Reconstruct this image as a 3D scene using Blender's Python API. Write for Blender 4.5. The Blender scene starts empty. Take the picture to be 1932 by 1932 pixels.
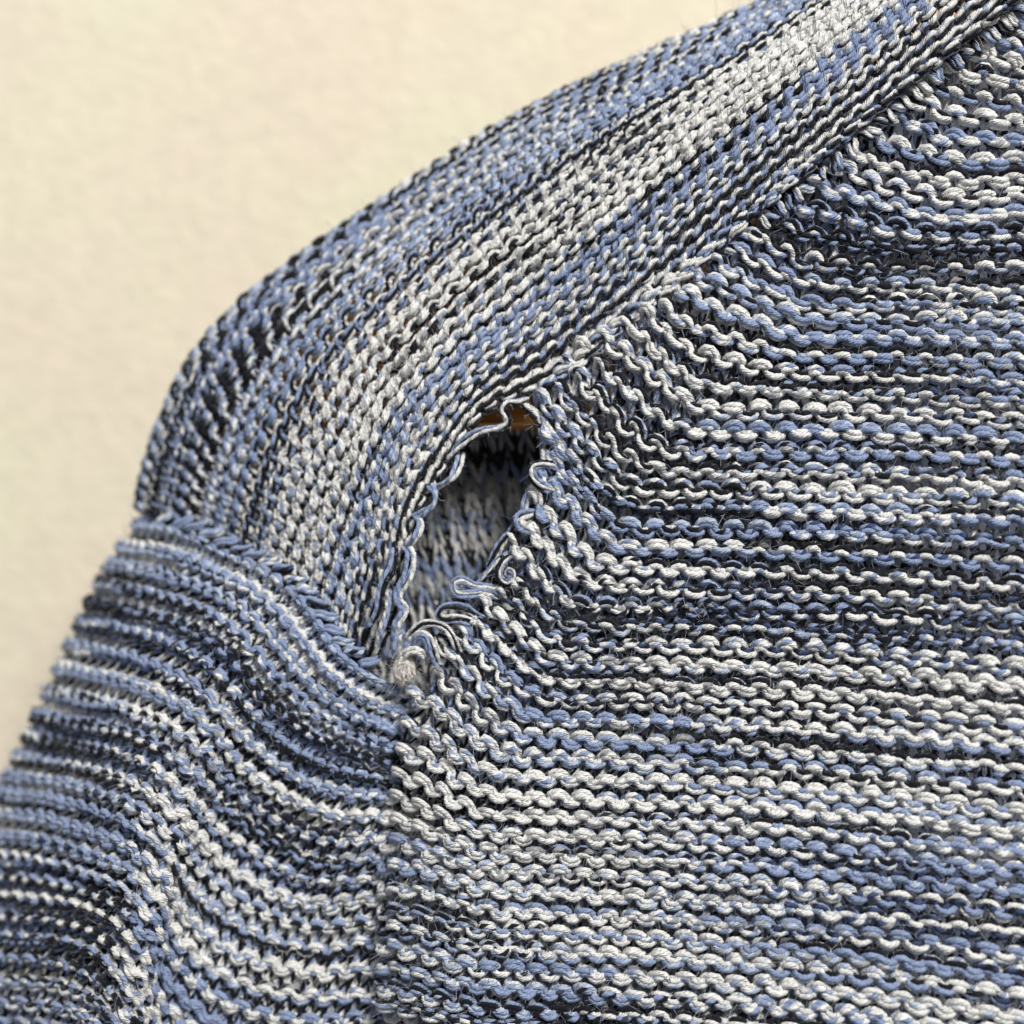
import bpy, math
import numpy as np
from mathutils import Vector

# ------------------------------------------------------------------ camera, light
SC = bpy.context.scene
PX = 0.2 / 1932.0            # one working unit in metres (the framed field is 0.2 m wide)
D = 2900.0                   # camera distance in working units
cam = bpy.data.cameras.new('camera')
cam_o = bpy.data.objects.new('camera', cam)
SC.collection.objects.link(cam_o)
cam_o.location = (0, -D * PX, 0)
cam_o.rotation_euler = (math.pi / 2, 0, 0)
cam.sensor_width = 36.0
cam.lens = 36.0 * D / 1932.0
cam.clip_start = 0.01
cam.clip_end = 20.0
cam.dof.use_dof = True
cam.dof.focus_distance = (D - 70) * PX
cam.dof.aperture_fstop = 6.5
SC.camera = cam_o

world = bpy.data.worlds.new('World')
SC.world = world
world.use_nodes = True
bg = world.node_tree.nodes['Background']
bg.inputs[0].default_value = (0.97, 0.98, 1.0, 1)
bg.inputs[1].default_value = 0.27

def area_lamp(name, loc, target, size, energy, color):
    l = bpy.data.lights.new(name, 'AREA')
    l.shape = 'DISK'
    l.size = size
    l.energy = energy
    l.color = color
    o = bpy.data.objects.new(name, l)
    o.location = loc
    o.rotation_euler = (Vector(target) - Vector(loc)).to_track_quat('-Z', 'Y').to_euler()
    SC.collection.objects.link(o)
    return o

area_lamp('room_lamp', (0.62, -1.35, 1.25), (0, 0, 0), 0.60, 49.0, (1.0, 0.97, 0.91))

SC.view_settings.view_transform = 'Standard'
SC.view_settings.look = 'None'
SC.view_settings.exposure = 0.0
SC.view_settings.gamma = 1.0
SC.render.engine = 'CYCLES'
SC.cycles.max_bounces = 6
SC.cycles.diffuse_bounces = 4
SC.cycles.use_adaptive_sampling = True

rng = np.random.default_rng(11)

# ------------------------------------------------------------------ materials
def new_mat(name):
    m = bpy.data.materials.new(name)
    m.use_nodes = True
    nt = m.node_tree
    return m, nt, nt.nodes['Principled BSDF']

def yarn_material():
    m, nt, b = new_mat('wool_yarn')
    N, L = nt.nodes, nt.links
    col = N.new('ShaderNodeAttribute'); col.attribute_name = 'dye'
    col2 = N.new('ShaderNodeAttribute'); col2.attribute_name = 'second_dye'
    ply = N.new('ShaderNodeAttribute'); ply.attribute_name = 'ply'
    sep = N.new('ShaderNodeSeparateXYZ'); L.new(ply.outputs['Vector'], sep.inputs[0])
    th = N.new('ShaderNodeMath'); th.operation = 'ARCTAN2'
    L.new(sep.outputs[2], th.inputs[0]); L.new(sep.outputs[1], th.inputs[1])
    # twist of the two plies of each strand: sin(angle + k*length)
    a = N.new('ShaderNodeMath'); a.operation = 'MULTIPLY_ADD'; a.inputs[1].default_value = 1.0
    k = N.new('ShaderNodeMath'); k.operation = 'MULTIPLY'; k.inputs[1].default_value = 0.30
    L.new(sep.outputs[0], k.inputs[0]); L.new(th.outputs[0], a.inputs[0]); L.new(k.outputs[0], a.inputs[2])
    s = N.new('ShaderNodeMath'); s.operation = 'SINE'; L.new(a.outputs[0], s.inputs[0])
    # fibres running along the strand with the twist
    a2 = N.new('ShaderNodeMath'); a2.operation = 'MULTIPLY_ADD'; a2.inputs[1].default_value = 6.0
    k2 = N.new('ShaderNodeMath'); k2.operation = 'MULTIPLY'; k2.inputs[1].default_value = 1.1
    L.new(sep.outputs[0], k2.inputs[0]); L.new(th.outputs[0], a2.inputs[0]); L.new(k2.outputs[0], a2.inputs[2])
    s2 = N.new('ShaderNodeMath'); s2.operation = 'SINE'; L.new(a2.outputs[0], s2.inputs[0])
    tc = N.new('ShaderNodeTexCoord')
    nz = N.new('ShaderNodeTexNoise'); nz.inputs['Scale'].default_value = 1600.0; nz.inputs['Detail'].default_value = 2.0
    L.new(tc.outputs['Object'], nz.inputs['Vector'])
    h1 = N.new('ShaderNodeMath'); h1.operation = 'MULTIPLY_ADD'; h1.inputs[1].default_value = 0.30
    L.new(s2.outputs[0], h1.inputs[0]); L.new(s.outputs[0], h1.inputs[2])
    h2 = N.new('ShaderNodeMath'); h2.operation = 'MULTIPLY_ADD'; h2.inputs[1].default_value = 1.4
    L.new(nz.outputs[0], h2.inputs[0]); L.new(h1.outputs[0], h2.inputs[2])
    bp = N.new('ShaderNodeBump'); bp.inputs['Strength'].default_value = 0.9; bp.inputs['Distance'].default_value = 0.0002
    L.new(h2.outputs[0], bp.inputs['Height']); L.new(bp.outputs[0], b.inputs['Normal'])
    mr = N.new('ShaderNodeMapRange'); mr.inputs[1].default_value = 0.3; mr.inputs[2].default_value = 0.7
    mr.inputs[3].default_value = 0.82; mr.inputs[4].default_value = 1.12
    L.new(nz.outputs[0], mr.inputs[0])
    mul = N.new('ShaderNodeVectorMath'); mul.operation = 'SCALE'
    fac = N.new('ShaderNodeMapRange'); fac.inputs[1].default_value = -0.35; fac.inputs[2].default_value = 0.35
    L.new(s.outputs[0], fac.inputs[0])
    mx = N.new('ShaderNodeMix'); mx.data_type = 'RGBA'
    L.new(fac.outputs[0], mx.inputs[0]); L.new(col.outputs['Color'], mx.inputs[6]); L.new(col2.outputs['Color'], mx.inputs[7])
    L.new([o for o in mx.outputs if o.type == 'RGBA'][0], mul.inputs[0]); L.new(mr.outputs[0], mul.inputs['Scale'])
    L.new(mul.outputs[0], b.inputs['Base Color'])
    b.inputs['Roughness'].default_value = 0.95
    b.inputs['Specular IOR Level'].default_value = 0.0
    b.inputs['Sheen Weight'].default_value = 0.15
    b.inputs['Sheen Roughness'].default_value = 0.5
    return m

def wall_material():
    m, nt, b = new_mat('cream_plaster')
    N, L = nt.nodes, nt.links
    tc = N.new('ShaderNodeTexCoord')
    n1 = N.new('ShaderNodeTexNoise'); n1.inputs['Scale'].default_value = 14.0; n1.inputs['Detail'].default_value = 3.0
    n2 = N.new('ShaderNodeTexNoise'); n2.inputs['Scale'].default_value = 170.0; n2.inputs['Detail'].default_value = 5.0
    n3 = N.new('ShaderNodeTexNoise'); n3.inputs['Scale'].default_value = 420.0; n3.inputs['Detail'].default_value = 4.0
    for n in (n1, n2, n3): L.new(tc.outputs['Object'], n.inputs['Vector'])
    r1 = N.new('ShaderNodeValToRGB')
    r1.color_ramp.elements[0].position = 0.38; r1.color_ramp.elements[0].color = (0.785, 0.70, 0.575, 1)
    r1.color_ramp.elements[1].position = 0.62; r1.color_ramp.elements[1].color = (0.775, 0.735, 0.575, 1)
    L.new(n1.outputs[0], r1.inputs[0])
    r2 = N.new('ShaderNodeMapRange'); r2.inputs[1].default_value = 0.32; r2.inputs[2].default_value = 0.62
    r2.inputs[3].default_value = 0.95; r2.inputs[4].default_value = 1.02
    L.new(n2.outputs[0], r2.inputs[0])
    mul = N.new('ShaderNodeVectorMath'); mul.operation = 'SCALE'
    L.new(r1.outputs[0], mul.inputs[0]); L.new(r2.outputs[0], mul.inputs['Scale'])
    L.new(mul.outputs[0], b.inputs['Base Color'])
    bp = N.new('ShaderNodeBump'); bp.inputs['Strength'].default_value = 0.5; bp.inputs['Distance'].default_value = 0.0012
    L.new(n3.outputs[0], bp.inputs['Height']); L.new(bp.outputs[0], b.inputs['Normal'])
    b.inputs['Roughness'].default_value = 0.9
    b.inputs['Specular IOR Level'].default_value = 0.2
    return m

def wood_material():
    m, nt, b = new_mat('varnished_wood')
    N, L = nt.nodes, nt.links
    tc = N.new('ShaderNodeTexCoord')
    mp = N.new('ShaderNodeMapping'); mp.inputs['Scale'].default_value = (14, 60, 160)
    mp.inputs['Rotation'].default_value = (0, 0.35, 0)
    L.new(tc.outputs['Object'], mp.inputs[0])
    n = N.new('ShaderNodeTexNoise'); n.inputs['Scale'].default_value = 3.0; n.inputs['Detail'].default_value = 6.0
    L.new(mp.outputs[0], n.inputs['Vector'])
    r = N.new('ShaderNodeValToRGB')
    r.color_ramp.elements[0].position = 0.3; r.color_ramp.elements[0].color = (0.58, 0.24, 0.05, 1)
    r.color_ramp.elements[1].position = 0.7; r.color_ramp.elements[1].color = (0.85, 0.42, 0.11, 1)
    L.new(n.outputs[0], r.inputs[0]); L.new(r.outputs[0], b.inputs['Base Color'])
    b.inputs['Roughness'].default_value = 0.38
    return m

YARN = yarn_material()
WALL = wall_material()
WOOD = wood_material()

# ------------------------------------------------------------------ small numeric helpers
def unproject(X, Y, d):
    """frontal working coordinates + height towards the viewer -> metres"""
    k = (D - d) / D
    return np.stack([(X - 966.0) * k * PX, -d * PX, (966.0 - Y) * k * PX], axis=-1)

def catmull(P, t):
    """Catmull-Rom through rows of P (n, ...) at parameters t (0..n-1)"""
    P = np.asarray(P, float)
    n = len(P)
    Pe = np.concatenate([2 * P[:1] - P[1:2], P, 2 * P[-1:] - P[-2:-1]], 0)
    t = np.clip(np.asarray(t, float), 0, n - 1 - 1e-9)
    i = t.astype(int)
    f = (t - i).reshape((-1,) + (1,) * (P.ndim - 1))
    p0, p1, p2, p3 = Pe[i], Pe[i + 1], Pe[i + 2], Pe[i + 3]
    return 0.5 * (2 * p1 + (p2 - p0) * f + (2 * p0 - 5 * p1 + 4 * p2 - p3) * f ** 2 + (3 * p1 - p0 - 3 * p2 + p3) * f ** 3)

def arclen(P):
    return np.concatenate([[0], np.cumsum(np.linalg.norm(np.diff(P, axis=0), axis=1))])

def smooth_noise(x, scale, seed):
    """1-D smooth noise in -1..1"""
    r = np.random.default_rng(int(seed) % (2 ** 31))
    tab = r.uniform(-1, 1, 512)
    x = np.asarray(x) / scale + 100.0
    i = np.floor(x).astype(int)
    f = x - i
    f = f * f * (3 - 2 * f)
    return tab[i % 512] * (1 - f) + tab[(i + 1) % 512] * f

class Surface:
    """smooth cloth sheet: G[v, u] in metres on a regular fine grid; u in stitches, v in rows"""
    def __init__(self, G, u0, u1, v0, v1, flip=1):
        self.G = G; self.u0, self.u1, self.v0, self.v1 = u0, u1, v0, v1
        du = np.gradient(G, axis=1); dv = np.gradient(G, axis=0)
        n = np.cross(du, dv)
        n /= np.linalg.norm(n, axis=-1, keepdims=True) + 1e-20
        mid = n[n.shape[0] // 2, n.shape[1] // 2]
        if mid[1] * flip > 0: n = -n
        self.N = n
    def _bil(self, A, u, v):
        nv, nu = A.shape[:2]
        fu = np.clip((u - self.u0) / (self.u1 - self.u0), 0, 1) * (nu - 1)
        fv = np.clip((v - self.v0) / (self.v1 - self.v0), 0, 1) * (nv - 1)
        iu = np.minimum(fu.astype(int), nu - 2); iv = np.minimum(fv.astype(int), nv - 2)
        a = (fu - iu)[..., None]; b = (fv - iv)[..., None]
        return (A[iv, iu] * (1 - a) + A[iv, iu + 1] * a) * (1 - b) + (A[iv + 1, iu] * (1 - a) + A[iv + 1, iu + 1] * a) * b
    def at(self, u, v):
        return self._bil(self.G, u, v), self._bil(self.N, u, v)

# ------------------------------------------------------------------ dyes
PAL = {'W': (0.77, 0.77, 0.76), 'B': (0.27, 0.34, 0.53), 'K': (0.014, 0.015, 0.021),
       'P': (0.44, 0.52, 0.68), 'N': (0.05, 0.075, 0.17), 'G': (0.33, 0.34, 0.36)}
# strand order: front-lower, back-lower, back-upper, front-upper (as seen on the outside)
TONES = {'W': 'WKBW', 'L': 'BKWW', 'B': 'BWKB', 'C': 'WKWB', 'K': 'KBWW', 'D': 'KBBK', 'M': 'KWWB',
         'P': 'PWKB', 'X': 'KKBW', 'V': 'WWKW', 'N': 'NKWB'}

# ------------------------------------------------------------------ yarn builder
SIDES = 5
ANG = np.arange(SIDES) * 2 * np.pi / SIDES
class Buf:
    def __init__(self):
        self.v, self.f, self.c, self.c2, self.p, self.n = [], [], [], [], [], 0
    def tube(self, path, e1, e2, rad, col, s, sides=SIDES, cap=True, col2=None):
        n = len(path)
        ang = np.arange(sides) * 2 * np.pi / sides
        rad = np.broadcast_to(rad, (n,)).copy()
        if cap and n > 3: rad[0] *= 0.35; rad[-1] *= 0.35
        lump = 1 + 0.11 * rng.standard_normal((n, sides)) if not cap else 1 + 0.09 * rng.standard_normal((n, sides))
        ring = path[:, None, :] + (rad[:, None] * lump)[:, :, None] * (np.cos(ang)[None, :, None] * e1[:, None, :] + np.sin(ang)[None, :, None] * e2[:, None, :])
        self.v.append(ring.reshape(-1, 3))
        self.c.append(np.repeat(col, sides, axis=0))
        self.c2.append(np.repeat(col if col2 is None else col2, sides, axis=0))
        ply = np.zeros((n, sides, 3)); ply[..., 0] = s[:, None]; ply[..., 1] = np.cos(ang)[None, :]; ply[..., 2] = np.sin(ang)[None, :]
        self.p.append(ply.reshape(-1, 3))
        i = np.arange(n - 1)[:, None] * sides; k = np.arange(sides)[None, :]; k2 = (k + 1) % sides
        q = np.stack([i + k, i + k2, i + sides + k2, i + sides + k], -1).reshape(-1, 4) + self.n
        self.f.append(q)
        self.n += n * sides
    def mesh(self, name):
        v = np.concatenate(self.v); f = np.concatenate(self.f); c = np.concatenate(self.c); p = np.concatenate(self.p)
        me = bpy.data.meshes.new(name)
        me.vertices.add(len(v)); me.vertices.foreach_set('co', v.astype(np.float32).ravel())
        me.loops.add(f.size); me.loops.foreach_set('vertex_index', f.astype(np.int32).ravel())
        me.polygons.add(len(f))
        me.polygons.foreach_set('loop_start', np.arange(0, f.size, 4, dtype=np.int32))
        me.polygons.foreach_set('use_smooth', np.ones(len(f), bool))
        me.update(calc_edges=True)
        a = me.attributes.new('dye', 'FLOAT_COLOR', 'POINT')
        a.data.foreach_set('color', np.concatenate([c, np.ones((len(c), 1))], 1).astype(np.float32).ravel())
        c2 = np.concatenate(self.c2) if self.c2 else c
        a = me.attributes.new('second_dye', 'FLOAT_COLOR', 'POINT')
        a.data.foreach_set('color', np.concatenate([c2, np.ones((len(c2), 1))], 1).astype(np.float32).ravel())
        a = me.attributes.new('ply', 'FLOAT_VECTOR', 'POINT')
        a.data.foreach_set('vector', p.astype(np.float32).ravel())
        me.materials.append(YARN)
        return me

def second_ply(col, t, seed, share=1.0):
    """dye of the strand's other ply: mostly the same, here and there another shade"""
    r = np.random.default_rng(seed)
    out = col.copy()
    lum = col.mean(1)
    x = t.min() - r.uniform(0, 5)
    while x < t.max():
        ln = r.uniform(2.5, 9)
        m = float(np.interp(x + ln / 2, t, lum))
        if r.random() > share:
            x += ln
            continue
        if m > 0.6: ch = r.choice(list('WWWWWWBPG'))
        elif m > 0.12: ch = r.choice(list('BBBBBWPK'))
        else: ch = r.choice(list('KKKKKNB'))
        w = (np.clip((t - x) / 0.5, 0, 1) * np.clip((x + ln - t) / 0.5, 0, 1))[:, None]
        out = out * (1 - w) + np.array(PAL[ch]) * w
        x += ln
    return out

def frames(path, ref):
    T = np.gradient(path, axis=0)
    T /= np.linalg.norm(T, axis=1, keepdims=True) + 1e-20
    e1 = ref - (ref * T).sum(1, keepdims=True) * T
    e1 /= np.linalg.norm(e1, axis=1, keepdims=True) + 1e-20
    return T, e1, np.cross(T, e1)

def strand_colors(tone, t, seed, change=0.28):
    """four arrays (n,3); tone is a letter or a list [(t_break, letter), ...]; dyes drift along the yarn"""
    r = np.random.default_rng(seed)
    out = []
    segs = [(-1e9, tone)] if isinstance(tone, str) else tone
    for k in range(4):
        col = np.zeros((len(t), 3))
        base = np.array([PAL[TONES[segs[0][1]][k]]] * len(t))
        for tb, L in segs[1:]:
            w = np.clip((t - tb) / 1.2 + 0.5, 0, 1)[:, None]
            base = base * (1 - w) + np.array(PAL[TONES[L][k]]) * w
        col = base
        x = t.min() - r.uniform(0, 8)
        while x < t.max():
            ln = r.uniform(3, 12)
            if r.random() < change:
                c = np.array(PAL[r.choice(list('WWWBKKPG'))])
                w = np.clip((t - x) / 0.8, 0, 1) * np.clip((x + ln - t) / 0.8, 0, 1)
                col = col * (1 - w[:, None]) + c * w[:, None]
            x += ln
        col = col * (1 + 0.07 * smooth_noise(t, 0.7, seed + 31 * k))[:, None]
        out.append(col)
    return out

def lay_yarn(buf, path, ref, rad, phi, cols, t, squash=1.0, sides=SIDES, marl=True, plies=1.0):
    """four strands lying side by side round the path, turned by phi"""
    T, e1, e2 = frames(path, ref)
    s = arclen(path) / PX
    off = rad * 1.02
    for k in range(4):
        a = phi + np.pi / 4 + k * np.pi / 2
        wob = 1 + 0.14 * smooth_noise(t, 0.6, 7 * k + 13 + int(abs(phi[0]) * 1000))
        c = path + (off * wob)[:, None] * (np.cos(a)[:, None] * e1 * squash + np.sin(a)[:, None] * e2)
        buf.tube(c, e1, e2, rad * (1 + 0.10 * smooth_noise(t, 0.35, 91 + k)) * (0.88 + 0.14 * np.clip(cols[k].mean(1) / 0.3, 0, 1)), cols[k], s + 40 * k, sides=sides,
                 col2=second_ply(cols[k], t, 17 * k + int(abs(phi[0]) * 9000), plies) if marl else None)

# ------------------------------------------------------------------ knitting
def knit_row(surf, j, ua, ub, tone, seed, stitch, rad, side=1, a=0.17, h=0.70, dz=0.20, ppt=18, jit=1.0, change=0.2, phi_amp=0.6, tilt=0.0, legs=1.0, sides=SIDES, marl=True, plies=1.0):
    """one course of loops j on the sheet, between stitch counts ua..ub; side=1 shows the purl bumps, -1 the knit Vs"""
    n = int((ub - ua) * 48) + 1
    if n < 60: return None
    t = np.linspace(ua, ub, n)
    r = np.random.default_rng(seed)
    k = np.round(t * 2).astype(int)
    hj = 1 + 0.13 * jit * smooth_noise(t, 0.5, seed + 1)
    zj = 1 + 0.30 * jit * smooth_noise(t, 0.5, seed + 2)
    u = t + a * (1 + 0.22 * jit * smooth_noise(t, 0.7, seed + 3)) * np.sin(4 * np.pi * t) + 0.05 * jit * smooth_noise(t, 0.9, seed + 4)
    v = j + h * hj * np.cos(2 * np.pi * t) + tilt * np.sin(4 * np.pi * t) + 0.07 * jit * smooth_noise(t, 3.0, seed + 5)
    z = side * dz * stitch * zj * np.cos(4 * np.pi * t) + 0.05 * stitch * jit * smooth_noise(t, 1.6, seed + 6)
    P, N = surf.at(u, v)
    P = P + N * (z * PX)[:, None]
    sl = arclen(P)
    m = int((ub - ua) * ppt)
    tq = np.interp(np.linspace(0, sl[-1], m), sl, t)
    P = np.stack([np.interp(tq, t, P[:, c]) for c in range(3)], 1)
    N = np.stack([np.interp(tq, t, N[:, c]) for c in range(3)], 1)
    t = tq
    # leave out what lies well outside the frame
    kk = D * PX + P[:, 1]
    fx = P[:, 0] / kk * D + 966; fy = 966 - P[:, 2] / kk * D
    ok = np.where((fx > -110) & (fx < 2040) & (fy > -110) & (fy < 2040))[0]
    if len(ok) < 12: return None
    sl_ = slice(ok[0], ok[-1] + 1)
    P, N, t = P[sl_], N[sl_], t[sl_]
    phi = phi_amp * 0.35 * r.uniform(-1, 1) + phi_amp * smooth_noise(t, 3.0, seed + 8) + 0.25 * smooth_noise(t, 0.5, seed + 9)
    # the yarn turns over as it dives to the back of the fabric, so the legs show other strands than the bumps
    if side > 0: phi = phi + legs * (4 * np.pi * t - 0.9 * np.sin(4 * np.pi * t))
    else: phi = phi + 0.6
    cols = strand_colors(tone, t, seed + 10, change)
    if np.ndim(rad) == 1: rad = np.interp(fx[sl_], [900, 1900], rad)
    b = Buf()
    lay_yarn(b, P, N, rad * PX * (1 - 0.11 * (1 - np.cos(4 * np.pi * t))), phi, cols, t, sides=sides, marl=marl, plies=plies)
    return b, P, N

# ------------------------------------------------------------------ scene objects
def link(name, me, parent=None):
    o = bpy.data.objects.new(name, me)
    SC.collection.objects.link(o)
    if parent: o.parent = parent
    return o

# wall: one slab behind everything
def build_wall():
    me = bpy.data.meshes.new('wall')
    w, y0, y1 = 0.9, 0.125, 0.225
    vs = [(-w, y0, -w), (w, y0, -w), (w, y0, w), (-w, y0, w), (-w, y1, -w), (w, y1, -w), (w, y1, w), (-w, y1, w)]
    fs = [(0, 1, 2, 3), (5, 4, 7, 6), (4, 0, 3, 7), (1, 5, 6, 2), (3, 2, 6, 7), (4, 5, 1, 0)]
    me.from_pydata(vs, [], fs); me.update(); me.materials.append(WALL)
    o = link('wall', me)
    o['kind'] = 'structure'
    o['label'] = 'cream plaster wall behind the sweater'
build_wall()

def build_hanger():
    import bmesh
    # broad wooden arm: outline in the plane of the wall, rounded front and back
    out = np.array([(395, 900), (405, 840), (440, 775), (510, 690), (600, 605), (740, 500), (880, 405), (1060, 285), (1260, 175), (1480, 40), (1700, -80),
                    (2000, -200), (2200, -120), (1930, -40), (1680, 160), (1480, 360), (1290, 560), (1170, 735), (1080, 795), (1000, 811),
                    (900, 813), (760, 817), (650, 832), (560, 860), (460, 910), (420, 925)], float)
    prof = [(-78, 46), (-92, 30), (-150, 14), (-185, 3), (-222, 0), (-250, 6), (-268, 22)]
    bm = bmesh.new()
    # inward normals of the outline
    nxt = np.roll(out, -1, 0); prv = np.roll(out, 1, 0)
    tan = nxt - prv; tan /= np.linalg.norm(tan, axis=1, keepdims=True)
    inn = np.stack([-tan[:, 1], tan[:, 0]], 1)
    inset = np.where(np.arange(len(out)) < 11, 1.0, 0.3)
    area = 0.5 * np.sum(out[:, 0] * nxt[:, 1] - nxt[:, 0] * out[:, 1])
    if area < 0: inn = -inn
    rings = []
    for d, ins in prof:
        q = out + inn * (ins * inset)[:, None]
        W = unproject(q[:, 0], q[:, 1], d - 0.32 * np.clip(800 - q[:, 0], 0, 420) - 0.30 * np.clip(790 - q[:, 1], 0, 340))
        rings.append([bm.verts.new(p) for p in W])
    n = len(out)
    for a, b in zip(rings[:-1], rings[1:]):
        for i in range(n):
            bm.faces.new((a[i], a[(i + 1) % n], b[(i + 1) % n], b[i]))
    bm.faces.new(rings[0]); bm.faces.new(rings[-1][::-1])
    bmesh.ops.recalc_face_normals(bm, faces=bm.faces)
    for f in bm.faces: f.smooth = len(f.verts) == 4
    me = bpy.data.meshes.new('coat_hanger'); bm.to_mesh(me); bm.free()
    me.materials.append(WOOD)
    o = link('coat_hanger', me)
    o['label'] = 'brown wooden coat hanger glimpsed through the hole in the sweater'
    o['category'] = 'coat hanger'
build_hanger()

sweater = bpy.data.objects.new('sweater', None)
SC.collection.objects.link(sweater)
sweater['label'] = 'marled blue, white and black knitted wool sweater with an unravelled hole at the shoulder seam'
sweater['category'] = 'sweater'

ALLP = {}            # sampled yarn paths per panel, for the loose fibres
def add_row(panel, res, key):
    b, P, N = res
    o = link('knit_row', b.mesh('knit_row'), panel)
    ALLP.setdefault(key, []).append((P, N, b))
    return o

# ---------------- front body panel ------------------------------------------------
FRONT = [  # course traced from the seam to the right edge (start ... turn ... right)
    ([(1990, -60), (2040, -45), (2100, -40), (2200, -38)], -40),
    ([(1862, 38), (1910, 62), (1960, 78), (2080, 84), (2200, 86)], 84),
    ([(1700, 165), (1760, 195), (1830, 217), (1960, 224), (2200, 226)], 224),
    ([(1648, 225), (1727, 256), (1800, 283), (1930, 280), (2200, 279)], 280),
    ([(1600, 275), (1667, 312), (1742, 334), (1830, 338), (1930, 328), (2200, 326)], 328),
    ([(1395, 450), (1442, 480), (1481, 504), (1520, 520), (1600, 523), (1930, 522), (2200, 523)], 522),
    ([(1165, 622), (1224, 668), (1268, 714), (1310, 741), (1373, 752), (1674, 762), (1930, 776), (2200, 794)], 776),
    ([(1080, 704), (1140, 768), (1192, 822), (1235, 848), (1300, 856), (1674, 862), (1930, 874), (2200, 892)], 874),
    ([(1012, 768), (1064, 839), (1115, 886), (1155, 918), (1200, 934), (1300, 938), (1600, 946), (1930, 962), (2200, 984)], 962),
    ([(1035, 850), (1088, 900), (1124, 940), (1150, 975), (1185, 993), (1240, 996), (1500, 1004), (1930, 1026), (2200, 1050)], 1026),
    ([(1000, 945), (1043, 1004), (1094, 1053), (1130, 1073), (1223, 1079), (1500, 1086), (1930, 1108), (2200, 1135)], 1108),
    ([(985, 985), (1034, 1040), (1070, 1088), (1112, 1112), (1223, 1116), (1500, 1123), (1930, 1148), (2200, 1180)], 1148),
    ([(950, 1085), (995, 1124), (1028, 1160), (1064, 1178), (1180, 1184), (1500, 1193), (1930, 1222), (2200, 1256)], 1222),
    ([(915, 1125), (972, 1178), (994, 1204), (1020, 1228), (1070, 1241), (1200, 1246), (1500, 1256), (1930, 1290), (2200, 1326)], 1290),
    ([(870, 1185), (930, 1250), (962, 1282), (1000, 1308), (1060, 1318), (1200, 1322), (1500, 1336), (1930, 1374), (2200, 1412)], 1374),
    ([(775, 1345), (839, 1375), (880, 1412), (941, 1447), (1094, 1456), (1300, 1465), (1500, 1474), (1930, 1514), (2200, 1560)], 1514),
    ([(745, 1468), (815, 1492), (875, 1523), (935, 1540), (1094, 1549), (1500, 1570), (1930, 1614), (2200, 1664)], 1614),
    ([(735, 1567), (785, 1574), (860, 1602), (920, 1622), (1094, 1630), (1500, 1656), (1930, 1706), (2200, 1760)], 1706),
    ([(730, 1640), (785, 1640), (845, 1654), (905, 1672), (1085, 1686), (1500, 1714), (1930, 1766), (2200, 1822)], 1766),
    ([(728, 1720), (800, 1724), (875, 1747), (960, 1758), (1094, 1764), (1500, 1792), (1930, 1846), (2200, 1904)], 1846),
    ([(722, 1804), (800, 1816), (860, 1832), (920, 1843), (1094, 1854), (1500, 1884), (1930, 1942), (2200, 2004)], 1942),
    ([(716, 1900), (800, 1914), (860, 1930), (920, 1941), (1094, 1952), (1500, 1982), (1930, 2042), (2200, 2104)], 2042),
]
def front_depth(X, Y):
    d = 130 * (X - 1000) / 966 + 70 * (Y - 966) / 966
    return d

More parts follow.
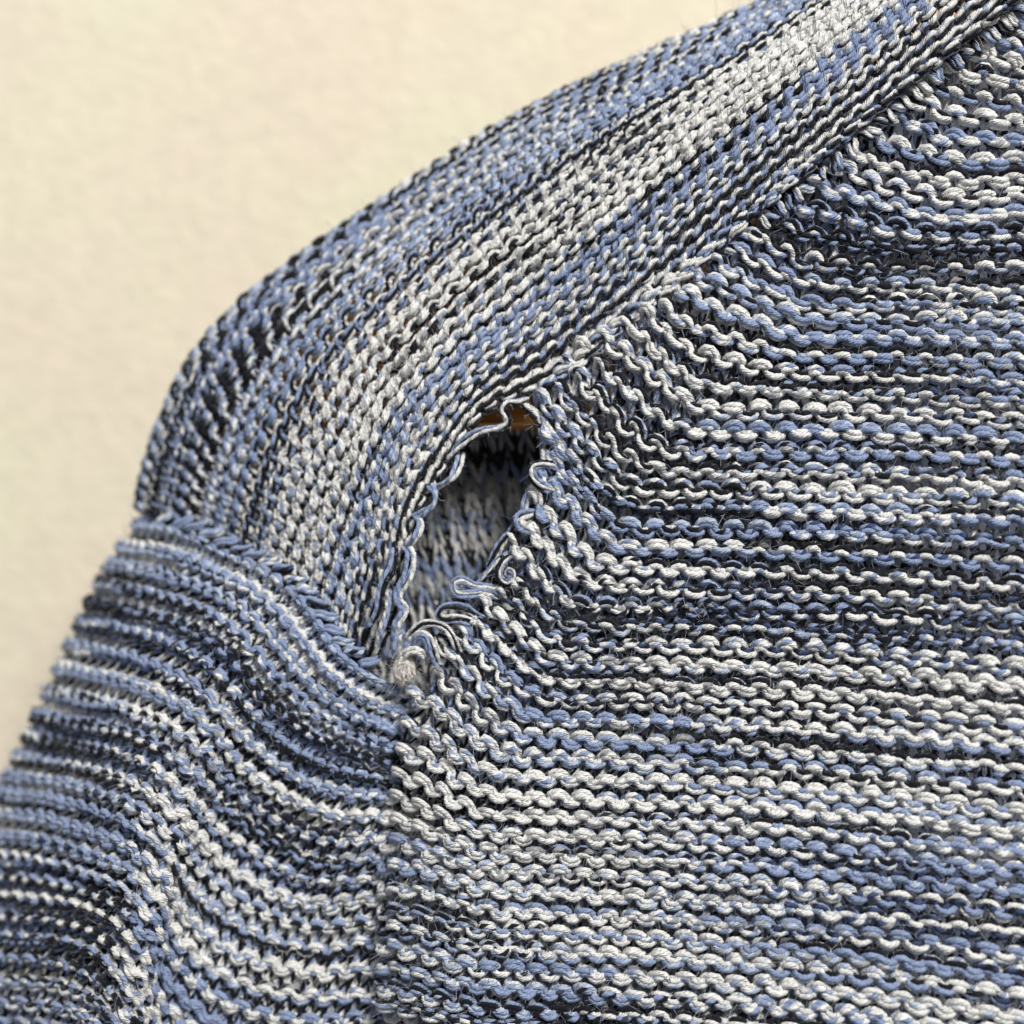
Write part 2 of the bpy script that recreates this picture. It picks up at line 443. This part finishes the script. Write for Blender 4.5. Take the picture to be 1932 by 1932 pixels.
NU = 260
U_MAX = 36.0
def front_surface():
    rows, R, lens = [], [], []
    ug = np.linspace(0, U_MAX, NU)
    for pts, r in FRONT:
        P = np.array(pts, float)
        Q = catmull(P, np.linspace(0, len(P) - 1, 600))[::-1]      # from the right edge leftwards
        w = 44 + 12 * np.clip((Q[:, 0] - 900) / 1000, -0.1, 1.3)      # stitch width grows to the right (nearer)
        ds = np.linalg.norm(np.diff(Q, axis=0), axis=1) / w[1:]
        u = np.concatenate([[0], np.cumsum(ds)])
        lens.append(u[-1])
        tdir = Q[-1] - Q[-12]; tdir /= np.linalg.norm(tdir)
        X = np.where(ug <= u[-1], np.interp(ug, u, Q[:, 0]), Q[-1, 0] + tdir[0] * (ug - u[-1]) * w[-1])
        Y = np.where(ug <= u[-1], np.interp(ug, u, Q[:, 1]), Q[-1, 1] + tdir[1] * (ug - u[-1]) * w[-1])
        rows.append(np.stack([X, Y], -1)); R.append(r)
    rows = np.array(rows); R = np.array(R, float); lens = np.array(lens)
    # course levels at the right edge
    lev = [-34.0]
    while lev[-1] < 2040:
        lev.append(lev[-1] + 31 + 8 * np.clip(lev[-1] / 1000, 0, 1))
    lev = np.array(lev)
    fine = np.arange(0, len(lev) - 1 + 1e-6, 0.125)
    Rf = np.interp(fine, np.arange(len(lev)), lev)
    G = np.zeros((len(fine), NU, 2))
    for k in range(NU):
        for c in (0, 1):
            G[:, k, c] = np.interp(Rf, R, rows[:, k, c])
    # soften the change from one traced course to the next
    ker = np.exp(-0.5 * (np.arange(-14, 15) / 6.0) ** 2); ker /= ker.sum()
    Gp = np.concatenate([G[:1] + (np.arange(-14, 0)[:, None, None]) * (G[1:2] - G[:1]), G,
                         G[-1:] + (np.arange(1, 15)[:, None, None]) * (G[-1:] - G[-2:-1])], 0)
    S = np.zeros_like(G)
    for q in range(29): S += ker[q] * Gp[q:q + len(G)]
    Ls = np.interp(lev, R, lens)
    Lf = np.interp(Rf, R, lens)
    X, Y = S[..., 0], S[..., 1]
    d = front_depth(X, Y)
    edge = Lf[:, None] - ug[None, :]                                  # stitches from the seam
    d = d - 5 * np.exp(-np.clip(edge, 0, 9) / 1.2) * (1 - 0.9 * np.exp(-((Rf[:, None] - 1130) / 140) ** 2))
    d = d + 22 * np.exp(-((edge - 4.0) / 2.0) ** 2)
    low = np.clip((Rf[:, None] - 1450) / 200, 0, 1)
    d = d - low * 62 * np.exp(-np.clip(edge, 0, 9) / 1.3)
    d = d + 9 * np.sin(X / 170 + Y / 420) + 6 * np.sin(Y / 150 - X / 380)
    W = unproject(X, Y, d)
    return Surface(W, 0, U_MAX, 0, len(lev) - 1), len(lev) - 1, Ls, S

f_surf, f_rows, f_len, f_img = front_surface()

def panel_obj(name, label=None):
    """a panel is carried by the yarn of its cast-off edge; built later into this mesh"""
    o = link(name, bpy.data.meshes.new(name), sweater)
    if label: o['label'] = label
    return o

F_TONES = 'XWKLBXWMKWBWXCLDKXWMCBXLKWBKLWMNWKXDXVWKCBXLWLMBNWKLMVWBXWKC'
front = panel_obj('front_panel')
frng = np.random.default_rng(5)
for j in range(0, f_rows + 1):
    tone = F_TONES[j % len(F_TONES)]
    tone2 = F_TONES[(j * 7 + 3) % len(F_TONES)]
    tl = [(-1e9, tone), (frng.uniform(14, 27), tone2)]
    cut = f_len[j] + 0.15
    u0 = 3.0
    res = knit_row(f_surf, j, u0, cut, tl, 1000 + j * 17, 52, np.array([5.5, 6.3]), h=-0.71, dz=0.26, a=0.18, ppt=23)
    if res: add_row(front, res, 'front')

# ---------------- yoke (shoulder piece) -------------------------------------------
YK = np.array([
    [(706, 1252), (758, 1110), (783, 985), (833, 890), (908, 780), (1058, 706), (1250, 548), (1450, 376), (1660, 200), (1900, 8), (2060, -120)],
    [(632, 1195), (690, 1025), (732, 905), (792, 795), (890, 690), (1025, 590), (1215, 440), (1415, 280), (1635, 105), (1830, -50), (1990, -175)],
    [(543, 1085), (588, 950), (640, 840), (715, 715), (835, 595), (985, 475), (1170, 335), (1370, 190), (1590, 35), (1760, -85), (1920, -200)],
    [(410, 1012), (440, 890), (490, 770), (580, 640), (720, 510), (890, 385), (1080, 258), (1290, 140), (1510, 10), (1670, -85), (1830, -180)],
    [(264, 968), (293, 850), (348, 715), (445, 588), (610, 462), (795, 335), (1000, 212), (1225, 106), (1455, 2), (1600, -68), (1760, -150)],
    [(300, 975), (335, 865), (390, 745), (485, 630), (650, 505), (825, 385), (1025, 262), (1245, 155), (1470, 55), (1620, -20), (1780, -100)],
], float)
Y_D = np.array([
    [-52, -30, -22, -18, -12, -22, 10, 38, 66, 96, 118],
    [-75, -50, -25, -8, 0, -2, 15, 40, 66, 90, 110],
    [-130, -100, -70, -50, -42, -42, -28, -8, 15, 38, 58],
    [-220, -190, -160, -140, -130, -130, -115, -98, -75, -52, -30],
    [-380, -350, -320, -300, -290, -288, -272, -255, -230, -205, -180],
    [-520, -490, -460, -440, -430, -428, -412, -395, -370, -345, -320]], float)
def yoke_surface(nrow):
    A = np.concatenate([YK, Y_D[..., None]], -1)              # (6, 11, 3)
    mid = catmull(A[1], np.linspace(0, 10, 900))
    s = arclen(mid[:, :2]) / 41.0
    nst = s[-1]
    ug = np.linspace(0, nst, 420)
    tu = np.interp(ug, s, np.linspace(0, 10, 900))
    B = catmull(A.transpose(1, 0, 2), tu)                     # (420, 6, 3)
    # even course spacing across the middle of the piece
    q = np.linspace(0, 5, 400)
    dist = 0
    for col in (60, 130, 210, 300):
        M = catmull(B[col], q)
        dist = dist + arclen(M * np.array([1, 1, 0.55]))
    tv = np.interp(np.linspace(0, dist[-1], 240), dist, q)
    C = catmull(B.transpose(1, 0, 2), tv)                     # (240, 420, 3)
    C[..., 2] += 5 * np.sin(C[..., 0] / 90 + C[..., 1] / 140)
    return Surface(unproject(C[..., 0], C[..., 1], C[..., 2]), 0, nst, 0, nrow), nst, C

Y_ROWS = 25                                                   # 20 to the silhouette, 5 behind it
y_surf, y_nst, y_img = yoke_surface(Y_ROWS)
yoke = panel_obj('shoulder_yoke')
Y_TONES = 'KXMKCBLWVWWVKMBPCXBKDPNDXMKB'
for j in range(0, Y_ROWS + 1):
    tone = Y_TONES[j % len(Y_TONES)]
    res = knit_row(y_surf, j + 0.3, 0.3, y_nst - 0.5, tone, 4000 + j * 19, 39, 5.4, h=0.62, dz=0.20, a=0.19, change=0.10, ppt=15, tilt=0.13, sides=4, phi_amp=0.4, plies=0.45)
    if res: add_row(yoke, res, 'yoke')

# ---------------- sleeve ----------------------------------------------------------
SK_J = [0, 3, 5, 10.5, 13, 15, 17.5, 20, 23, 26]
SK = np.array([
    [(262, 993), (343, 1005), (421, 1042), (493, 1074), (547, 1110), (592, 1161), (637, 1228), (700, 1276), (765, 1305)],
    [(190, 1101), (283, 1119), (373, 1146), (432, 1180), (482, 1227), (530, 1285), (598, 1340), (670, 1384), (752, 1410)],
    [(152, 1182), (230, 1197), (310, 1222), (380, 1257), (432, 1304), (482, 1362), (560, 1420), (650, 1460), (746, 1474)],
    [(48, 1406), (141, 1424), (210, 1440), (283, 1466), (342, 1508), (388, 1560), (480, 1628), (600, 1676), (735, 1660)],
    [(5, 1493), (99, 1500), (180, 1522), (255, 1552), (314, 1604), (355, 1668), (450, 1740), (590, 1782), (730, 1772)],
    [(-32, 1572), (60, 1583), (160, 1610), (240, 1638), (293, 1692), (330, 1768), (430, 1845), (580, 1880), (724, 1870)],
    [(-75, 1672), (40, 1676), (145, 1690), (222, 1720), (272, 1778), (305, 1862), (415, 1950), (570, 1990), (718, 1980)],
    [(-112, 1765), (10, 1768), (125, 1776), (200, 1810), (250, 1878), (282, 1968), (400, 2060), (560, 2100), (712, 2090)],
    [(-150, 1885), (-20, 1888), (110, 1897), (182, 1926), (238, 2000), (270, 2096), (390, 2190), (550, 2230), (706, 2220)],
    [(-190, 2005), (-50, 2008), (95, 2018), (166, 2050), (226, 2125), (258, 2220), (380, 2315), (540, 2355), (700, 2345)],
], float)
SD0 = np.array([-385, -235, -150, -95, -60, -42, -32, -30, -36, -90], float)
SD1 = np.array([-400, -225, -100, -18, 8, -54, -104, -84, -62, -100], float)
def sleeve_surface():
    K = []
    for i, j in enumerate(SK_J):
        w = min(1.0, j / 9.0)
        d = SD0 * (1 - w) + SD1 * w
        row = np.concatenate([np.concatenate([SK[i], SK[i][-1:] + np.array([[56, 10]])], 0), d[:, None]], 1)
        back = np.array([[row[0, 0] + 26, row[0, 1] - 4, row[0, 2] - 190]])
        K.append(np.concatenate([back, row], 0))
    K = np.array(K)                                          # (9, 10, 3)
    mid = catmull(K[4], np.linspace(0, 10, 900))
    W = unproject(mid[:, 0], mid[:, 1], mid[:, 2]) / PX
    s = arclen(W) / 44.0
    nst = s[-1]
    ug = np.linspace(0, nst, 260)
    tu = np.interp(ug, s, np.linspace(0, 10, 900))
    B = catmull(K.transpose(1, 0, 2), tu)                    # (260, 9, 3)
    jf = np.linspace(0, 26, 260)
    tk = np.interp(jf, SK_J, np.arange(10))
    C = catmull(B.transpose(1, 0, 2), tk)
    kk = np.exp(-0.5 * (np.arange(-20, 21) / 9.0) ** 2); kk /= kk.sum()
    pad = np.concatenate([C[:1] + np.arange(-20, 0)[:, None, None] * (C[1:2] - C[:1]), C, C[-1:] + np.arange(1, 21)[:, None, None] * (C[-1:] - C[-2:-1])], 0)
    C = sum(kk[q] * pad[q:q + len(C)] for q in range(41))
    C[..., 2] += 6 * np.sin(C[..., 0] / 70 - C[..., 1] / 110)
    return Surface(unproject(C[..., 0], C[..., 1], C[..., 2]), 0, nst, 0, 26), nst, C

s_surf, s_nst, s_img = sleeve_surface()
sleeve = panel_obj('sleeve')
S_TONES = 'PLBMDNBLKDXPNBPNXDKDNBDBNB'
S_RIGHT = 'PLBMXBCLBLWWMWLWBBWLWMBWLW'
for j in range(0, 26):
    tone = S_TONES[j % len(S_TONES)]
    if j > 4: tone = [(-1e9, tone), (s_nst * 0.54, S_RIGHT[j])]
    res = knit_row(s_surf, j + 0.55, 0.2, s_nst - 0.1, tone, 8000 + j * 23, 44, 6.1, h=-0.66, dz=0.18, change=0.16, ppt=18, sides=4, jit=0.75)
    if res: add_row(sleeve, res, 'sleeve')

# ---------------- back panel seen through the hole ---------------------------------
def back_surface():
    nu, nv = 40, 40
    u = np.linspace(0, 16, nu); v = np.linspace(0, 20, nv)
    U, V = np.meshgrid(u, v)
    X = 600 + U * 40 + V * 5.0
    Y = 740 + V * 31 + U * 1.5
    return Surface(unproject(X, Y, -235 + 0 * X), 0, 16, 0, 20)
PAL['H'] = (0.30, 0.31, 0.34)
TONES['G'] = 'HKWB'
b_surf = back_surface()
back = panel_obj('back_panel')
B_TONES = 'NBDMBGKMWXBVMLBMWGKVM'
for j in range(0, 20):
    res = knit_row(b_surf, j + 0.5, 0.2, 15.8, B_TONES[j % 21], 12000 + j * 29, 40, 5.3, side=-1, h=-0.84, dz=0.17, a=0.2, ppt=15, change=0.4, phi_amp=0.8, sides=4, marl=False)
    if res: add_row(back, res, 'back')

# sheets: rest of the garment's back, its unlit inside put into the dark colour, well behind, closes it towards the wall
def sheet(name, XY, d, col, parent):
    me = bpy.data.meshes.new(name)
    W = np.concatenate([unproject(XY[:, 0], XY[:, 1], d), unproject(XY[:, 0], XY[:, 1], d - 14)])
    n = len(XY)
    fs = [tuple(range(n)), tuple(range(2 * n - 1, n - 1, -1))] + [(i, (i + 1) % n, n + (i + 1) % n, n + i) for i in range(n)]
    me.from_pydata([tuple(p) for p in W], [], fs); me.update()
    m = bpy.data.materials.get('shaded_back')
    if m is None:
        m, nt, b = new_mat('shaded_back')
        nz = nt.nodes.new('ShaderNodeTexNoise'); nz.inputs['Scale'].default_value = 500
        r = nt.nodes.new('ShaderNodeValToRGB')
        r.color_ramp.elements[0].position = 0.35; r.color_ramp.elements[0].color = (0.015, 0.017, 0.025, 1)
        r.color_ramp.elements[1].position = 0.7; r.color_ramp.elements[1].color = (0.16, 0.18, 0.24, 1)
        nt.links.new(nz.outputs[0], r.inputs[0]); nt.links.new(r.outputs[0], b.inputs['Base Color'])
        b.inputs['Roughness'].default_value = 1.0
    me.materials.append(m)
    return link(name, me, parent)
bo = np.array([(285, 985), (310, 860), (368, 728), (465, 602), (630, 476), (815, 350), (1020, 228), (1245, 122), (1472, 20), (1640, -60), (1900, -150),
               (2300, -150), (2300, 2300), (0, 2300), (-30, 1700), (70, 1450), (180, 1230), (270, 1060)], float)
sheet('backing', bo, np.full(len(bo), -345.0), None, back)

# ---------------- seams -----------------------------------------------------------
def overcast(curveX, curveY, depth, pitch, length, slant, rad, tones, seed, lift=10, scatter=0.16, stagger=0.0):
    """slanted cast-off stitches along a seam line: short leaning loops, one after another"""
    b = Buf(); r = np.random.default_rng(seed)
    C = np.stack([curveX, curveY, depth], 1)
    s = arclen(C[:, :2])
    n = int(s[-1] / pitch)
    for i in range(n):
        sc = (i + 0.5) * pitch + r.uniform(-0.12, 0.12) * pitch
        c = np.array([np.interp(sc, s, C[:, k]) for k in range(3)])
        c2 = np.array([np.interp(min(sc + 4, s[-1]), s, C[:, k]) for k in range(3)])
        th = math.atan2(c2[1] - c[1], c2[0] - c[0]) + slant + r.uniform(-scatter, scatter)
        L = length * r.uniform(0.85, 1.15)
        q = np.linspace(-0.5, 0.5, 9)
        bow = (0.25 - q * q) * 4
        sway = 0.06 * L * np.sin(q * 6)
        X = c[0] + np.cos(th) * q * L - np.sin(th) * sway
        Y = c[1] + np.sin(th) * q * L + np.cos(th) * sway
        d = c[2] - 10 + bow * lift
        sg = stagger if i % 2 else -stagger
        X = X - math.sin(th) * sg; Y = Y + math.cos(th) * sg
        P = unproject(X, Y, d)
        ref = np.tile(np.array([0, -1.0, 0]), (len(P), 1))
        tone = tones[r.integers(len(tones))]
        tt = q * 1.5 + i
        cols = [np.tile(np.array(PAL[ch]), (len(P), 1)) for ch in TONES[tone]]
        lay_yarn(b, P, ref, rad * PX, np.full(len(P), r.uniform(-0.9, 0.9)), cols, tt)
    return b

def img_line(C, iv, frac0=0.0, frac1=1.0):
    n = C.shape[1]
    seg = C[iv, int(n * frac0):int(n * frac1)]
    return seg[:, 0], seg[:, 1], seg[:, 2]

# along the joined part of the yoke / front seam
sx = np.array([1030, 1085, 1180, 1285, 1420, 1560, 1700, 1862, 2010], float)
sy = np.array([738, 694, 610, 528, 408, 292, 170, 45, -75], float)
sd = np.array([2, 4, 6, 16, 34, 52, 70, 90, 105], float)
tt = np.linspace(0, 8, 300)
sxy = catmull(np.stack([sx, sy, sd], 1), tt)
seam = overcast(sxy[:, 0] - 5, sxy[:, 1] - 5, sxy[:, 2] + 8, 22, 42, 0.02, 4.2, 'WMVKMX', 51, 9, 0.12, 5.5)
link('shoulder_seam', seam.mesh('shoulder_seam'), sweater)
pick = overcast(sxy[:, 0] + 17, sxy[:, 1] + 15, sxy[:, 2] - 4, 21, 30, 1.35, 3.7, 'WLVPM', 52, 8, 0.8, 3)
link('pick_up_edge', pick.mesh('pick_up_edge'), sweater)

# sleeve cap seam
k0 = catmull(np.concatenate([SK[0], SD0[:-1, None]], 1), np.linspace(0, 7.2, 300))
cap = overcast(k0[:, 0] + 8, k0[:, 1] - 20, k0[:, 2] + 2, 30, 42, -0.85, 5.0, 'BPBNM', 53, 10)
link('sleeve_seam', cap.mesh('sleeve_seam'), sweater)

# ---------------- unravelled yarn round the hole -----------------------------------
def zpt(o, sc):
    return lambda pts: [((o[0] + x / sc) / 1.5528, (o[1] + y / sc) / 1.5528, d) for x, y, d in pts]
z1 = zpt((1000, 1000), 2.147)
z2 = zpt((1000, 1500), 3.22)

def loose(name, pts, strands, rad, seed, spread=1.0, label=None, marl=False):
    """free yarn end or loop: strands given by their dyes, lying loosely side by side"""
    b = Buf()
    P = np.array(pts, float)
    C = catmull(P, np.linspace(0, len(P) - 1, 14 * (len(P) - 1) + 1))
    W = unproject(C[:, 0], C[:, 1], C[:, 2])
    ref = np.tile(np.array([0, -1.0, 0]), (len(W), 1))
    T, e1, e2 = frames(W, ref)
    s = arclen(W) / PX
    n = len(strands)
    for k, ch in enumerate(strands):
        off = (k - (n - 1) / 2) * rad * 1.75 * spread * (0.80 + 0.25 * smooth_noise(s, 60, seed + 77))
        sway = rad * 0.8 * smooth_noise(s, 40, seed + k * 5)
        up = rad * (0.5 * (k % 2) + 0.7 * smooth_noise(s, 55, seed + k * 5 + 2))
        c = W + ((off + sway) * PX)[:, None] * e2 + (up * PX)[:, None] * e1
        col = np.tile(np.array(PAL[ch]), (len(c), 1)) * (1 + 0.08 * smooth_noise(s, 15, seed + k))[:, None]
        b.tube(c, e1, e2, rad * PX * (1 + 0.14 * smooth_noise(s, 12, seed + k * 9)), col, s + 30 * k, sides=6, col2=second_ply(col, s / 30.0, seed + k) if marl else None)
    ALLP.setdefault('loose', []).append((W, ref, b))
    o = link(name, b.mesh(name), sweater)
    if label: o['label'] = label
    return b

LOOSE = []
LOOSE.append(loose('loose_yarn', z1([(690, 720, -10), (740, 660, 0), (810, 610, 10), (900, 575, 14), (985, 555, 16), (1040, 520, 16), (1040, 475, 18), (1018, 430, 18), (1050, 388, 12), (1110, 385, 0), (1180, 360, -20)]), 'BWK', 3.9, 61,
      label='loose strand of blue, white and black yarn crossing in front of the hanger'))
LOOSE.append(loose('loose_loop', z1([(1420, 830, 6), (1350, 790, 18), (1280, 775, 28), (1215, 790, 34), (1205, 840, 36), (1245, 895, 34), (1310, 925, 24), (1390, 935, 6)]), 'BWK', 3.7, 62))
LOOSE.append(loose('loose_yarn', z1([(1290, 590, 0), (1270, 660, 2), (1262, 740, 4), (1235, 850, 2), (1200, 935, 6), (1165, 1000, 8), (1140, 1080, 8), (1100, 1140, 6)]), 'WB', 4.2, 63))
LOOSE.append(loose('loose_loop', z1([(1270, 1080, 4), (1190, 1080, 16), (1120, 1105, 24), (1125, 1160, 26), (1180, 1190, 22), (1240, 1190, 8)]), 'WB', 4.6, 64))
LOOSE.append(loose('loose_yarn', z1([(1130, 1130, 4), (1070, 1190, 10), (1010, 1260, 10), (970, 1340, 6), (930, 1420, 2)]), 'WKB', 4.0, 65))
LOOSE.append(loose('loose_loop', z1([(1200, 1420, 0), (1130, 1345, 16), (1060, 1355, 24), (1005, 1410, 28), (995, 1480, 28), (1040, 1520, 26), (1085, 1490, 24), (1085, 1445, 22), (1045, 1430, 20), (1030, 1470, 18), (1060, 1480, 14)]), 'BWK', 2.9, 66))
LOOSE.append(loose('loose_yarn', z1([(1080, 1330, 6), (1000, 1370, 12), (930, 1450, 12), (870, 1530, 8), (845, 1580, -4)]), 'KWB', 3.6, 67))
LOOSE.append(loose('loose_loop', z1([(1010, 1560, 4), (930, 1545, 16), (840, 1535, 24), (760, 1500, 30), (708, 1525, 32), (730, 1580, 30), (800, 1590, 26), (900, 1585, 18), (985, 1610, 4)]), 'BWB', 3.6, 68))
LOOSE.append(loose('loose_loop', z2([(1480, 1010, 0), (1330, 1000, 14), (1200, 930, 24), (1060, 890, 30), (950, 900, 34), (910, 970, 34), (970, 1015, 32), (1100, 1010, 26), (1220, 1040, 20), (1260, 1130, 8), (1270, 1210, -6)]), 'WKB', 3.4, 69))
LOOSE.append(loose('loose_loop', z2([(630, 1210, 2), (690, 1130, 14), (780, 1060, 24), (900, 1050, 30), (1000, 1100, 32), (1060, 1190, 30), (1100, 1300, 20), (1150, 1400, 4)]), 'WKW', 3.7, 70))
LOOSE.append(loose('loose_loop', z2([(650, 1250, 4), (720, 1170, 18), (800, 1190, 24), (840, 1290, 26), (880, 1400, 20), (940, 1490, 6)]), 'WBB', 4.0, 71))
LOOSE.append(loose('loose_yarn', z2([(960, 1140, 8), (1060, 1150, 16), (1130, 1200, 14), (1220, 1240, 8), (1330, 1330, -4)]), 'KW', 4.2, 72))
LOOSE.append(loose('loose_yarn', z2([(880, 1180, 8), (900, 1260, 16), (950, 1340, 18), (1040, 1390, 14), (1120, 1480, 4)]), 'KWK', 3.8, 73))
LOOSE.append(loose('loose_yarn', z2([(1380, 680, 6), (1440, 740, 12), (1530, 800, 10), (1560, 900, 2)]), 'KB', 4.0, 74))
LOOSE.append(loose('loose_yarn', z2([(1120, 1290, 2), (1220, 1260, 14), (1300, 1330, 14), (1370, 1410, 6), (1480, 1450, -4)]), 'BBK', 4.0, 75))
LOOSE.append(loose('loose_yarn', z1([(1150, 400, -12), (1220, 460, 2), (1290, 540, 10), (1360, 600, 8), (1420, 660, 0)]), 'WWK', 4.2, 76))

# selvedge loops of the yoke along the hole
edge_pts = [
    [(750, 700, -20), (735, 780, 0), (690, 860, 10), (590, 925, -10)],
    [(560, 900, -10), (590, 960, 4), (570, 1040, 10), (470, 1110, -10)],
    [(460, 1080, -10), (498, 1140, 4), (470, 1230, 10), (410, 1310, -10)],
    [(400, 1290, -10), (440, 1340, 4), (430, 1450, 8), (370, 1560, 4), (360, 1620, 4), (400, 1690, 4), (350, 1780, 2), (325, 1890, -12)],
    [(330, 1300, -10), (320, 1420, 6), (250, 1540, 8), (220, 1700, 4), (180, 1800, -8)],
    [(300, 1560, -8), (290, 1700, 4), (240, 1820, 4), (220, 1920, -12)],
    [(400, 1830, -10), (360, 1860, 0), (350, 1930, 2), (310, 1990, -10)],
]
for i, e in enumerate(edge_pts):
    LOOSE.append(loose('edge_loop', z1(e), ['WB', 'BB', 'WB', 'WBB', 'KB', 'BW', 'WB'][i], 4.6, 90 + i, marl=True))

# white knotted end at the bottom of the hole
def knot():
    b = Buf()
    c = np.array([762.0, 1264.0]); R = 20.0
    t = np.linspace(0, 1, 520)
    r = np.random.default_rng(3)
    th = t * 2 * np.pi * 17
    ax = np.stack([smooth_noise(t * 13, 2.2, 301), smooth_noise(t * 13, 2.2, 302), smooth_noise(t * 13, 2.2, 303) + 0.15], 1)
    ax /= np.linalg.norm(ax, axis=1, keepdims=True)
    ua = np.cross(ax, np.array([0.3, 0.5, 0.8])); ua /= np.linalg.norm(ua, axis=1, keepdims=True)
    va = np.cross(ax, ua)
    ball = (np.cos(th)[:, None] * ua + np.sin(th)[:, None] * va) * R * (1 + 0.16 * smooth_noise(t * 13, 0.6, 307))[:, None] + ax * 8 * smooth_noise(t * 13, 0.9, 305)[:, None]
    ball *= np.array([0.95, 1.18, 0.62])
    W = unproject(c[0] + ball[:, 0], c[1] + ball[:, 1], 8 + ball[:, 2])
    ref = W - unproject(np.array([c[0]]), np.array([c[1]]), np.array([8.0]))
    T, e1, e2 = frames(W, ref)
    b.tube(W, e1, e2, 3.0 * PX, np.tile(np.array([0.83, 0.775, 0.73]), (len(W), 1)), arclen(W) / PX, sides=6)
    # solid heart of the knot
    q = np.linspace(-1, 1, 14)
    rr = np.sqrt(np.maximum(1 - q * q, 0.01)) * 13 * PX
    Wc = unproject(np.full(14, c[0]), c[1] + q * 18, np.full(14, 8.0))
    T, e1, e2 = frames(Wc, np.tile(np.array([0, -1.0, 0]), (14, 1)))
    b.tube(Wc, e1, e2, rr, np.tile(np.array([0.80, 0.75, 0.70]), (14, 1)), np.arange(14) * 3.0, sides=12, cap=False)
    o = link('knot', b.mesh('knot'), sweater)
    ALLP['knot'] = [(W, ref / (np.linalg.norm(ref, axis=1, keepdims=True) + 1e-12), b)]
    ALLP['loose'].append((W[::6], (ref / (np.linalg.norm(ref, axis=1, keepdims=True) + 1e-12))[::6], b))
    o['label'] = 'tight white yarn knot at the bottom of the hole'
knot()
LOOSE.append(loose('knot_tail', z2([(560, 1400, 14), (620, 1330, 24), (700, 1310, 26), (770, 1345, 20), (800, 1400, 4)]), 'WW', 4.4, 77))

# ---------------- loose fibres -----------------------------------------------------
def fuzz(key, parent, count, seed, length=(9, 26), mix=(0.30, 0.32, 0.38)):
    r = np.random.default_rng(seed)
    Ps = np.concatenate([x[0] for x in ALLP[key]]); Ns = np.concatenate([x[1] for x in ALLP[key]])
    idx = r.integers(0, len(Ps), count)
    p = Ps[idx]; n = Ns[idx]
    rd = r.normal(size=(count, 3)); rd /= np.linalg.norm(rd, axis=1, keepdims=True)
    d0 = n * r.uniform(0.0, 0.55, (count, 1)) + rd * 0.8
    d0 /= np.linalg.norm(d0, axis=1, keepdims=True)
    bend = r.normal(size=(count, 3)) * 1.2
    L = r.uniform(*length, count) * PX
    q = np.linspace(0, 1, 4)
    path = p[:, None] + (rd * 9 * PX)[:, None] + n[:, None] * 3 * PX + (L[:, None, None] * (q[None, :, None] * d0[:, None] + (q ** 2)[None, :, None] * bend[:, None] * 0.5))
    e1 = np.cross(d0, rd + 0.01); e1 /= np.linalg.norm(e1, axis=1, keepdims=True)
    e2 = np.cross(d0, e1)
    rad = 0.36 * PX
    ang = np.arange(3) * 2 * np.pi / 3
    ring = path[:, :, None] + rad * (np.cos(ang)[None, None, :, None] * e1[:, None, None] + np.sin(ang)[None, None, :, None] * e2[:, None, None])
    b = Buf()
    b.v.append(ring.reshape(-1, 3))
    pal = np.array([(0.55, 0.55, 0.56), (0.30, 0.36, 0.50), (0.06, 0.06, 0.08)])
    b.c.append(np.repeat(pal[r.choice(3, count, p=mix)], 12, axis=0))
    b.c2.append(b.c[0])
    b.p.append(np.tile(np.array([0, 1.0, 0]), (count * 12, 1)))
    base = (np.arange(count) * 12)[:, None, None]
    i = (np.arange(3) * 3)[None, :, None]; k = np.arange(3)[None, None, :]; k2 = (k + 1) % 3
    b.f.append(np.stack([base + i + k, base + i + k2, base + i + 3 + k2, base + i + 3 + k], -1).reshape(-1, 4))
    o = link('fuzz', b.mesh('fuzz'), parent)
    o['kind'] = 'stuff'
fuzz('front', front, 30000, 201, (6, 20))
fuzz('yoke', yoke, 9000, 202, (6, 16))
fuzz('loose', sweater, 1100, 205, (5, 11))
fuzz('knot', sweater, 260, 206, (6, 14), (1.0, 0.0, 0.0))
fuzz('sleeve', sleeve, 8000, 203, (6, 18))
fuzz('back', back, 1500, 204, (6, 14))
tri = sum(len(o.data.polygons) for o in bpy.data.objects if o.type == 'MESH') * 2
print('triangles about', tri)
